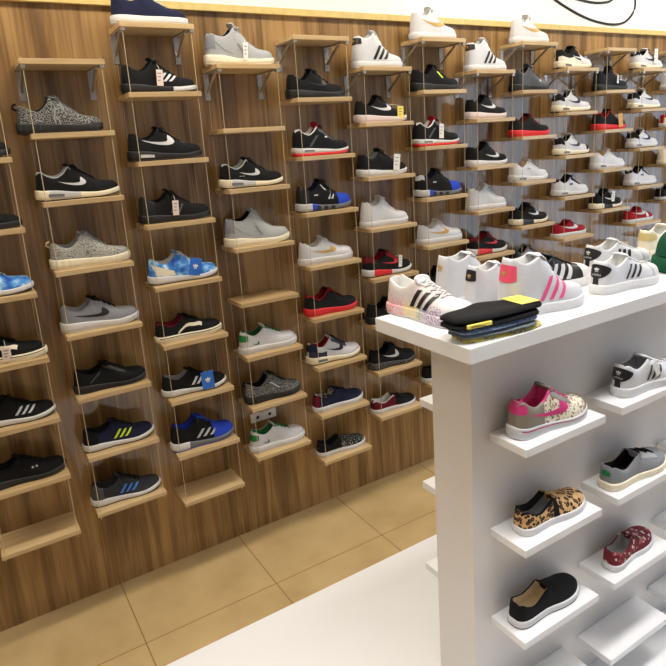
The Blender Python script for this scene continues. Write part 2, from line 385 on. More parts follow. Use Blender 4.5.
SW_LO = [(0, .62), (.14, .43), (.3, .25), (.48, .1), (.64, .02), (.8, .0), (.92, .07), (1.0, .28), (.985, .55), (.9, .86), (.83, 1.0)]
SW_UP = [(0, .62), (.15, .5), (.31, .4), (.48, .34), (.6, .32), (.7, .34), (.76, .38), (.79, .46), (.8, .6), (.805, .8), (.83, 1.0)]
def leaf_polys():
    P = []
    for cx, cz, ang, rx, rz in ((0, .62, 0, .2, .38), (-.34, .5, .75, .19, .36), (.34, .5, -.75, .19, .36)):
        P.append([(cx+rx*math.cos(a)*math.cos(ang)-rz*math.sin(a)*math.sin(ang), cz+rx*math.cos(a)*math.sin(ang)+rz*math.sin(a)*math.cos(ang)) for a in [2*PI*k/12 for k in range(12)]])
    for z in (.12, .0, -.12):
        w = .42-abs(z)*.4
        P.append([(-w, z-.035), (w, z-.035), (w, z+.035), (-w, z+.035)])
    return P
def leaf_mesh(fn, name, mat, root):
    mb = MB()
    for P in leaf_polys():
        cx = sum(p[0] for p in P)/len(P); cz = sum(p[1] for p in P)/len(P)
        vs = [fn(cx, cz)]+[fn(*p) for p in P]
        mb.add(vs, [(0, i+1, (i+1) % len(P)+1) for i in range(len(P))])
    return mb.build(name, mat, root, True)
def text_mesh(txt, fn, name, mat, root):
    cu = bpy.data.curves.new('lettering', 'FONT'); cu.body = txt; cu.size = 1; cu.align_x = 'CENTER'; cu.resolution_u = 2
    o = bpy.data.objects.new('lettering', cu); me = o.to_mesh()
    vs = [fn(v.co.x, v.co.y) for v in me.vertices]; fs = [tuple(p.vertices) for p in me.polygons]
    o.to_mesh_clear(); bpy.data.objects.remove(o); bpy.data.curves.remove(cu)
    return obj(name, vs, fs, mat, root, False)

# ------------------------------------------------------------------ one shoe from a model and a style
_cache = {}
def make_shoe(model, L=.285, up=F_K, lin_=F_K, mid=R_W, out=R_K, tongue=None, lace=None, logo=None, tagc=None, over=(), mids=None,
              air=None, fox=None, heeltab=None, loop=None, trefoil=None, rows=5, bow=True, laced=True, cone=None, upmats=None, text=None, ot=.014, spring=False, wordmark=None):
    root = empty('shoe', (0, 0, 0)); S = Shoe(model, L); p = S.p; tc = S.tc
    def cut(fs):
        mp = {}; vs = []; o = []
        for f in fs:
            q = []
            for k in f:
                if k not in mp: mp[k] = len(vs); vs.append(S.v[k])
                q.append(mp[k])
            o.append(q)
        return vs, o
    vs, fs = cut(S.uf); obj('upper', vs, fs, up, root)
    vs, fs = cut(S.lf); obj('lining', vs, fs, lin_, root)
    ot = ot if out else 0
    bot = lambda t: S.spr(t); ms0 = lambda t: S.spr(t)+ot; top = S.zs
    if mids:   # [(t_end, material), ...] from heel to toe
        mats = [m for _, m in mids]
        def pick(t, f):
            for k, (te, m) in enumerate(mids):
                if t < te: return k
            return len(mids)-1
    else: mats = [mid]; pick = lambda t, f: 0
    S.sole(ms0, top, [(0, .006), (.03, 0), (.4, -.004), (.8, -.002), (.95, .0), (1, .012)], 'midsole', mats, pick, root, 72 if p.get('ribs') else 36, p.get('ribs', 0))
    if out: S.sole(bot, ms0, [(0, .012), (.3, .002), (1, .0)], 'outsole', [out], lambda t, f: 0, root)
    if fox: S.band(.0, .995, .66, .78, ms0, top, 'foxing_stripe', fox, root)
    if air: S.band(.13, .31, .28, .62, ms0, top, 'air_window', air, root, n=10, off=.0016)
    if spring:
        for k in range(3): S.band(.3+.12*k, .36+.12*k, .1, .8, ms0, top, 'sole_pod', R_K, root, n=4, off=.003)
    # tongue
    tm = tongue or up
    if laced or model == 'slip':
        TP = []
        xt = tc-.022
        path = [(tc+.1, S.zt(tc+.1)-.006), (tc+.03, S.zt(tc+.03)-.004), (tc-.01, p['throat']+.003), (xt-.01, (p['throat']+p['tong'])/2+.008), (xt-.02, p['tong']), (xt-.034, p['tong']-.01)]
        if model == 'slip': path = path[:4]
        vs = []; n = 8; wt = [.04, .07, .085, .09, .085, .07]
        for (x, z), w in zip(path, wt):
            for k in range(n+1):
                u = k/n*2-1; vs.append(((x+.02*u*u)*L, u*w*L, (z-.02*u*u)*L))
        m = len(path); b = len(vs)
        for (x, z), w in zip(path, wt):
            for k in range(n+1):
                u = k/n*2-1; vs.append(((x+.02*u*u-.018)*L, u*w*L*.96, (z-.02*u*u-.006)*L))
        fs = []
        for i in range(m-1):
            for k in range(n):
                a = i*(n+1)+k; fs += [(a, a+1, a+n+2, a+n+1), (b+a, b+a+n+1, b+a+n+2, b+a+1)]
        e = (m-1)*(n+1)
        for k in range(n): fs.append((e+k, e+k+1, b+e+k+1, b+e+k)); fs.append((k, b+k, b+k+1, k+1))
        for i in range(m-1):
            for k in (0, n):
                a = i*(n+1)+k; fs.append((a, a+n+1, b+a+n+1, b+a))
        obj('tongue', vs, fs, tm, root)
    if laced:
        mb = MB(); lm = lace or up; te = tc+(.25 if model not in ('skate',) else .2)
        if model in ('high', 'mid', 'padded'): te = .66
        xs = [tc+.015+(te-tc)*k/(rows-1) for k in range(rows)]
        def bar(xa, ya, xb, yb):
            pts = []
            for k in range(7):
                u = k/6; x = xa+(xb-xa)*u; y = ya+(yb-ya)*u
                pts.append((x*L, y*L, S.topz(x, y, .0028)))
            mb.tube(pts, .0021, 5)
        for k, x in enumerate(xs):
            w = .062+.008*k/rows
            bar(x, -w, x, w)
            if k < rows-1: bar(x, -w, xs[k+1], w*1.0); bar(x, w, xs[k+1], -w)
        if bow:
            x = xs[0]; z = S.topz(x, 0, .004)/L
            for sd in (-1, 1):
                mb.tube([((x+.06*math.sin(a)*.6)*L, sd*(.02+.04*(1-math.cos(a)))*L, (z+.004+.006*math.sin(a*.5)-.016*(1-math.cos(a)))*L) for a in [k*PI/5 for k in range(11)]], .0019, 5)
                mb.tube([(x*L, 0, (z+.006)*L), ((x+.03)*L, sd*.05*L, (z+.006)*L), ((x+.06)*L, sd*.085*L, (z-.03)*L)], .0019, 5)
        mb.build('laces', lm, root, True)
    # overlays
    for ov in over:
        kind, mt = ov[0], ov[1]
        if kind == 'toe': S.overlay(lambda t, j, i, jj: t > ov[2], 'toe_cap', mt, root)
        elif kind == 'mud': S.overlay(lambda t, j, i, jj: t > ov[2] and j < (5 if t < .85 else 9 if t < .95 else 99), 'mudguard', mt, root)
        elif kind == 'heel': S.overlay(lambda t, j, i, jj: t < ov[2] and (j < KR+1) and (ov[3] if len(ov) > 3 else 0) <= j, 'heel_counter', mt, root, cap=((ov[3] if len(ov) > 3 else 0), 99))
        elif kind == 'eye': S.overlay(lambda t, j, i, jj: tc-.03 < t < tc+.27 and 6 <= j <= 9 and (t > tc+.01 or j <= KR), 'eyestay', mt, root, .0016)
        elif kind == 'mid': S.overlay(lambda t, j, i, jj: ov[2] < t < ov[3] and j < ov[4], 'quarter_panel', mt, root)
        elif kind == 'foot': S.overlay(lambda t, j, i, jj: t < ov[2] and j < ov[3], 'rand', mt, root)
        elif kind == 'shell':
            S.overlay(lambda t, j, i, jj: t > .77 and (t > .80 or j < 9), 'shell_toe', mt, root, .0022)
        elif kind == 'rim': S.overlay(lambda t, j, i, jj: t < tc-.006 and KR-1 <= j <= KR+1 , 'collar_trim', mt, root, .0008)
        elif kind == 'cage':
            S.ribbon([(.1, p['sh']+.01), (.2, p['sh']), (.36, p['sm']+.02)], [(.04, p['heel']-.06), (.16, p['dip']-.05), (.34, .17)], 'heel_cage', mt, root)
    # side logos
    for lg in (logo if isinstance(logo, list) else [logo] if logo else []):
        k = lg[0]; mt = lg[1]
        if k == 'swoosh':
            x0, x1, z0, h = lg[2] if len(lg) > 2 else (.24, .62, .15, .12)
            f = lambda P: [(x0+(x1-x0)*a, z0+h*b) for a, b in P]
            S.ribbon(f(SW_LO), f(SW_UP), 'tick_logo', mt, root)
        elif k == 'stripes':
            x0, dx, w, lean, zl, zh = lg[2] if len(lg) > 2 else (.36, .085, .042, .09, .13, .25)
            for q in range(3):
                xa = x0+dx*q; zt = zh-.014*q
                S.ribbon([(xa+lean*u, zl+(zt-zl)*u) for u in (0, .25, .5, .75, 1)], [(xa+w+lean*u, zl+(zt-zl)*u) for u in (0, .25, .5, .75, 1)], 'side_stripe', mt, root, fine=2, m=2)
        elif k == 'jazz':
            C = [(.3, .105), (.36, .15), (.42, .19), (.47, .2), (.55, .19), (.62, .19), (.66, .175)]
            S.ribbon([(x-.008, z-.023) for x, z in C], [(x+.008, z+.023) for x, z in C], 'side_band', mt, root)
        elif k == 'enn':
            for a, b in (((.4, .12), (.46, .24)), ((.46, .24), (.5, .12)), ((.5, .12), (.56, .23))):
                S.ribbon([a, b], [(a[0]+.03, a[1]), (b[0]+.03, b[1])], 'letter_stroke', mt, root, fine=6)
        elif k == 'diag':   # a strap
            a, b, w = lg[2]
            S.ribbon([a, b], [(a[0]+w, a[1]), (b[0]+w, b[1])], 'side_strap', mt, root, fine=8)
        elif k == 'dots':
            mb = MB()
            for x in (.57, .62):
                c = S.side(x, .19, -1, .002); mb.tube([c-Vector((0, -.002, 0)), c-Vector((0, .002, 0))], .004, 10)
            mb.build('eyelet', mt, root)
        elif k == 'badge':
            (x, z, w, h) = lg[2]
            S.ribbon([(x, z), (x+w/2, z), (x+w, z)], [(x, z+h), (x+w/2, z+h), (x+w, z+h)], 'side_badge', mt, root)
        elif k == 'mark':
            x, z, w, h = lg[2]
            S.ribbon([(x, z), (x+w*.55, z+h*.75)], [(x+w*.3, z), (x+w*.6, z+h*1.05)], 'peak_bar', mt, root)
            S.ribbon([(x+w*.4, z), (x+w*.8, z+h*.45)], [(x+w*.7, z), (x+w*.95, z+h*.5)], 'peak_bar', mt, root)
    if heeltab:
        mt, zl, zh, ph = heeltab[:4]; stem = heeltab[4] if len(heeltab) > 4 else 0
        vs = []; fs = []; n = 16; m = 5
        for k in range(m+1):
            for i in range(n+1):
                a = (i/n*2-1)*ph
                u = abs(a)/ph; lo = zl+(zh-zl)*(.55*u*u if stem else .12*u*u); hi = zh-.045*u*u*(1 if stem else .3)
                vs.append(S.round_(a, lo+(hi-lo)*k/m, off=.0015))
        for k in range(m):
            for i in range(n): fs.append((k*(n+1)+i, k*(n+1)+i+1, (k+1)*(n+1)+i+1, (k+1)*(n+1)+i))
        if stem:
            b = len(vs)
            for k in range(5):
                for i in range(5): vs.append(S.round_((i/4*2-1)*.22, stem+(zl+.03-stem)*k/4, off=.0014))
            for k in range(4):
                for i in range(4): fs.append((b+k*5+i, b+k*5+i+1, b+(k+1)*5+i+1, b+(k+1)*5+i))
        ht = obj('heel_tab', vs, fs, mt, root)
    if trefoil:
        mt, zc, size = trefoil[:3]
        leaf_mesh(lambda a, b: S.round_(a*size/.115*1.0, zc+(b-.4)*size, off=.0024), 'leaf_logo', mt, root)
    if text:
        mt, zc, size = text
        text_mesh('adidas', lambda a, b: S.round_(a*size/.115, zc+b*size, off=.0024), 'heel_lettering', mt, root)
    if wordmark:
        mt, x, z, size, w = wordmark
        text_mesh(w, lambda a, b: S.side(x+a*size, z+b*size, -1, .0022), 'side_lettering', mt, root)
    if loop:
        mb = MB(); z = p['heel']
        mb.tube([((.035-.045*math.sin(a))*L, 0, (z-.045+.035*(1-math.cos(a)))*L) for a in [k*PI/8 for k in range(9)]], .004, 6)
        mb.build('pull_tab', loop, root, True)
    if cone:   # loose lace ends
        mb = MB()
        for dx in (0, .05):
            x = tc+.03+dx
            mb.tube([(x*L, -.05*L, S.topz(x, -.05)), ((x-.02+dx)*L, -.12*L, .27*L), ((x-.05)*L, -.15*L, .17*L), ((x-.04)*L, -.16*L, .1*L)], .0017, 5)
        mb.build('loose_lace', cone, root, True)
    if tagc:
        mt, x, z, w, h, tilt = tagc[:6]
        mb = MB(); y = S.side(x, z, -1).y/1-.006; y = min(y, S.side(x, z-h*.45, -1).y-.004, S.side(x, z+h*.45, -1).y-.004)
        mb.box(-w*L/2, -.0006, -h*L/2, w*L/2, .0006, h*L/2)
        M = Matrix.Translation((x*L, y, z*L)) @ Matrix.Rotation(tilt, 4, 'Y')
        mb.v = [tuple(M @ Vector(v)) for v in mb.v]
        tg = mb.build('hang_tag', mt, root)
        if len(tagc) > 6 and tagc[6] == 'leaf':
            leaf_mesh(lambda a, b: M @ Vector((a*w*L*.36, -.0014, (b-.35)*w*L*.36)), 'leaf_logo', PAPER, tg)
        elif len(tagc) > 6:
            mb = MB()
            for q in range(3):
                zz = h*L*(.28-.22*q); mb.box(-w*L*.3, -.0012, zz-.0012, w*L*(.25-.1*q), -.0007, zz+.0012)
            mb.v = [tuple(M @ Vector(v)) for v in mb.v]; mb.build('printed_line', INK, tg)
        mb = MB(); a = M @ Vector((0, 0, h*L/2)); b = Vector((min(x, tc+.2)*L, -.05*L, S.topz(min(x, tc+.2), -.05)))
        mb.tube([a, (a+b)/2+Vector((0, -.003, .004)), b], .0008, 4); mb.build('tag_string', PAPER, root)
    return root
def children(o): return [c for c in bpy.data.objects if c.parent == o]
_made = {}
def copy_tree(o, parent=None):
    c = o.copy(); COL.objects.link(c); c.parent = parent
    for ch in _kids[o.name]: 
        d = ch.copy(); COL.objects.link(d); d.parent = c
        for g in children(ch):
            e = g.copy(); COL.objects.link(e); e.parent = d
    return c
_kids = {}
def shoe(model, style, loc, rz=0, label='', cat='shoe', group=None, name='sneaker'):
    key = (model, SIDES, repr(sorted((k, str(v)) for k, v in style.items())))
    if key in _made: r = copy_tree(_made[key])
    else:
        r = make_shoe(model, **style); _made[key] = r; _kids[r.name] = children(r)
        nm = r.name
    r.location = loc; r.rotation_euler = (0, 0, rz); tag(r, label, cat, group)
    _names.append((r, name)); return r
_names = []
# ------------------------------------------------------------------ the room
def slab(name, x0, y0, z0, x1, y1, z1, mat, label=None):
    o = MB().box(x0, y0, z0, x1, y1, z1).build(name, mat); o['kind'] = 'structure'
    if label: o['label'] = label
    return o
XL, XR, YF, H = -1.7, 5.6, -4.4, 3.05
ZT = 2.358; YW = .043; FZ = -.035   # wall face and floor level
slab('floor', XL-.1, YF-.1, FZ-.1, XR+.1, .2, FZ, TILE)
slab('wall_back', XL-.1, YW, FZ, XR+.1, .15, ZT, W_WALL)
slab('trim_1', XL, YW-.02, ZT-.001, XR, .15, ZT+.026, TRIM_Y)
slab('wall_back_upper', XL-.1, YW+.008, ZT+.02, XR+.1, .15, H, WALL_W)
slab('wall_left', XL-.1, YF, FZ, XL, YW, H, WALL_D)
slab('wall_front', XL-.1, YF-.1, FZ, XR+.1, YF, H, WALL_C)
slab('ceiling', XL-.1, YF-.1, H, XR+.1, .15, H+.1, CEIL)
WY0, WY1, WZ0, WZ1 = -3.9, -.75, .45, 2.45
w = MB()
w.box(XR, YF, FZ, XR+.1, YW, WZ0); w.box(XR, YF, WZ1, XR+.1, YW, H); w.box(XR, YF, WZ0, XR+.1, WY0, WZ1); w.box(XR, WY1, WZ0, XR+.1, YW, WZ1)
o = w.build('wall_right', WALL_D); o['kind'] = 'structure'
f = MB()
for k in range(5):
    y = WY0+(WY1-WY0)*k/4; f.box(XR-.01, y-.03, WZ0, XR+.06, y+.03, WZ1)
f.box(XR-.01, WY0, WZ0-.03, XR+.06, WY1, WZ0+.03); f.box(XR-.01, WY0, WZ1-.03, XR+.06, WY1, WZ1+.03)
wf = f.build('window_1', PAINT_W); wf['kind'] = 'structure'
gl = MB().box(XR+.03, WY0, WZ0, XR+.036, WY1, WZ1).build('window_pane', GLASS, wf)

# the outlined tick sign on the upper wall
sx, sz, sw, sh = 2.83, 2.411, 1.0, .36
base = [(sx+sw*a, sz+sh*b) for a, b in SW_LO]+[(sx+sw*a, sz+sh*b) for a, b in reversed(SW_UP[:-1])]
pts = [Vector((x, YW+.006, z)) for x, z in base]
out = []
n = len(pts)-1
for i in range(n):
    p0, p1, p2, p3 = pts[(i-1) % n], pts[i], pts[(i+1) % n], pts[(i+2) % n]
    sharp = i in (0, 10, n-1, 9)
    for k in range(4):
        t = k/4
        out.append(p1.lerp(p2, t) if sharp else .5*((2*p1)+(p2-p0)*t+(2*p0-5*p1+4*p2-p3)*t*t+(3*p1-p0-3*p2+p3)*t**3))
out.append(out[0])
tag(MB().tube(out, .007, 6).build('wall_sign', INK, None, True), 'black outlined tick sign on the white wall above the oak panelling', 'sign')

# ------------------------------------------------------------------ hanging shelf columns
W = .28; D = .1225; TH = .0185
COLS = [
 (-.168, [2.305, 2.065, 1.825, 1.583, 1.349, 1.103, 0.865, 0.626, 0.384]),
 (.184, [2.144, 1.898, 1.662, 1.41, 1.165, 0.914, 0.666, 0.422]),
 (.533, [2.274, 2.03, 1.779, 1.537, 1.29, 1.047, 0.803, 0.554, 0.334]),
 (.887, [2.133, 1.885, 1.642, 1.395, 1.156, 0.91, 0.67, 0.429]),
 (1.237, [2.25, 1.998, 1.752, 1.505, 1.262, 1.015, 0.774, 0.53, 0.287]),
 (1.583, [2.127, 1.882, 1.635, 1.392, 1.145, 0.904, 0.659, 0.418]),
 (1.93, [2.261, 2.022, 1.756, 1.503, 1.259, 1.004, 0.753, 0.501]),
 (2.279, [2.116, 1.875, 1.632, 1.396, 1.15, 0.91, 0.668]),
 (2.615, [2.26, 2.013, 1.77, 1.521, 1.274, 1.029, 0.783]),
 (2.976, [2.13, 1.89, 1.644, 1.404, 1.158, 0.917, 0.674]),
 (3.333, [2.243, 2.005, 1.775, 1.538, 1.289, 1.056, 0.818]),
 (3.69, [2.13, 1.888, 1.645, 1.402, 1.16, .917, .674]),
 (4.045, [2.25, 2.005, 1.765, 1.52, 1.275, 1.03, .785]),
]
NUM = ['', 'one', 'two', 'three', 'four', 'five', 'six', 'seven', 'eight', 'nine']
ORD = ['first', 'second', 'third', 'fourth', 'fifth', 'sixth', 'seventh', 'eighth', 'ninth', 'tenth', 'eleventh', 'twelfth', 'thirteenth']
HANGL = ['oak shelf unit cut by the photo edge, a bare board lowest',
 'oak shelf unit with bare top board and black speckled knit shoe below it',
 'oak shelf unit holding the blue cloud-print shoe, its lowest board bare',
 'oak shelf unit with two bare boards, its lower ones in front of the white socket',
 'oak shelf unit with bare top board, black pattern slip-on on its lowest board',
 'oak shelf unit topped by black-striped white high-top, half red slip-on at its foot',
 'oak shelf unit topped by gold-tick white mid-top, its foot hidden by white stand',
 'oak shelf unit with striped high-top on top, red and black trainer on its fifth board',
 'oak shelf unit topped by gold-tick mid-top, all white trainer on its fourth board',
 'oak shelf unit with red white-tick shoe on its fifth board, cream-soled black trainer on top',
 'oak shelf unit with bare top board and tan-tagged red-soled shoe on its third',
 'oak shelf unit holding red strap shoe above the cream-white court shoe',
 'farthest oak shelf unit, cut by the photo edge beside the red-collared shoe']
def shelf_unit(k, x0, zs):
    r = empty('hanging_shelf_unit', (x0, 0, zs[-1]-TH)); tag(r, HANGL[k], 'shelf', 'hanging shelf units on the oak wall')
    b0 = zs[-1]-TH
    for i, z in enumerate(zs):
        MB().box(0, -D, z-TH-b0, W, YW-.001, z-b0, .0015).build('shelf_board', W_BOARD, r)
    zt = zs[0]-TH-b0
    for x in (.011, W-.011):
        for y in (-D+.01, YW-.016):
            MB().tube([(x, y, zt+TH+.006), (x, y, -.014)], .0013 if y < 0 else .0008, 5).build('wire', WIRE, r)
        for y in (-D+.01, ):
            MB().box(x-.008, y-.008, zt-.012, x+.008, y+.008, zt+.001, .002).build('wire_clip', CHROME, r)
    for x in (.013, W-.022):
        m = MB(); m.box(x-.011, YW-.005, zt-.105, x+.011, YW-.0005, zt-.002)
        m.box(x-.009, -.095, zt-.005, x+.009, YW-.001, zt-.0005)
        m.tube([(x, YW-.008, zt-.075), (x, YW-.05, zt-.045), (x, -.07, zt-.006)], .006, 6)
        br = m.build('bracket', CHROME, r)
        for dz in (.02, .055, .09):
            MB().tube([(x, YW-.004, zt-dz), (x, YW-.009, zt-dz)], .005, 8).build('screw', CHROME, br)
    return r
for k, (x0, zs) in enumerate(COLS): shelf_unit(k, x0, zs)

# socket on the wall behind the fourth unit
sk = empty('wall_socket', (1.003, YW-.0008, .552)); tag(sk, 'white double wall socket below the speckled black knit shoe', 'socket')
MB().box(-.068, -.011, -.024, .068, 0, .024, .004).build('cover_plate', PAPER, sk)
for x in (-.032, .032):
    MB().tube([(x, -.0105, 0), (x, -.0125, 0)], .008, 10).build('socket_hole', INK, sk)

# ------------------------------------------------------------------ shoes on the wall
TAGP = (PAPER_P, .47, .185, .085, .2, 0.05, 'l')
runner_wtick = dict(mid=R_W, out=R_K, logo=('swoosh', L_W))
AMC = dict(up=F_K, lin_=F_G, mid=R_C, out=R_K, logo=('swoosh', L_W, (.26, .58, .165, .1)), air=R_G, over=(('rim', F_LG),), lace=F_K)
AF1 = dict(up=L_W, lin_=F_W, mid=R_W, out=R_W, logo=('swoosh', L_GD, (.14, .62, .16, .125)), over=(('toe', L_W, .72), ('eye', L_W)), lace=F_W)
WAX = dict(up=L_W, lin_=F_K, mid=R_C, out=R_K, logo=('swoosh', L_NV, (.27, .62, .165, .12)), over=(('heel', F_K, .2, 2), ('eye', L_K), ('foot', L_W, .9, 2)), air=R_G, lace=F_K)
J4 = dict(up=F_K, lin_=F_RD, mid=R_W, out=R_R, ot=.042, over=(('rim', L_W), ('eye', L_DK)), air=R_G, lace=F_K, tongue=F_RD, logo=[('diag', L_DK, ((.22, .14), (.36, .3), .05)), ('badge', L_W, (.52, .26, .06, .025))])
SPB = dict(up=F_K, lin_=F_NV, mids=[(.2, R_LG), (.34, R_B), (1.1, R_G)], out=R_K, over=(('toe', F_BL, .7), ('heel', L_K, .16)), logo=[('mark', L_SV, (.5, .17, .13, .14)), ('diag', L_W, ((.47, .31), (.38, .4), .025)), ('badge', L_SV, (.26, .24, .07, .018))], spring=True, lace=F_K)
HIS = dict(up=L_W, lin_=F_W, mid=R_W, out=R_W, over=(('toe', L_W, .74),), heeltab=(L_K, .36, .47, 1.3), logo=('stripes', L_K, (.34, .1, .055, .13, .13, .35)), lace=F_W, trefoil=(L_GD, .42, .04), bow=False)
TUB = dict(up=F_LG, lin_=F_K, mid=R_C, out=R_C, logo=[('diag', F_G, ((.5, .14), (.42, .27), .03)), ('diag', F_G, ((.2, .2), (.08, .3), .03)), ('diag', F_G, ((.34, .14), (.2, .2), .02))], lace=F_LG, over=(('heel', F_G, .1, 1),))
GST = dict(up=L_W, lin_=L_GRN, mid=R_W, out=R_W, heeltab=(L_GRN, .2, .31, 1.2), lace=L_GRN, logo=('swoosh', L_GRN, (.16, .3, .13, .06)), tongue=L_W)
WMID = dict(up=L_W, lin_=F_W, mid=R_W, out=R_W, over=(('toe', L_W, .72), ('eye', L_W), ('heel', L_W, .16)), lace=F_W)
BKR = dict(up=F_K, lin_=F_K, out=R_K, lace=F_K)
REDW = dict(up=F_RD, lin_=F_RD, mid=R_W, out=R_C, logo=('swoosh', L_W, (.18, .64, .15, .14)), lace=F_RD)
BW = dict(up=L_W, lin_=F_K, mid=R_W, out=R_K, over=(('rim', F_K), ('eye', F_K), ('heel', F_K, .06, 5)), tongue=F_K, lace=F_K, logo=('badge', L_K, (.36, .22, .1, .035)), air=R_G)
def d(base, **k):
    q = dict(base); q.update(k); return q
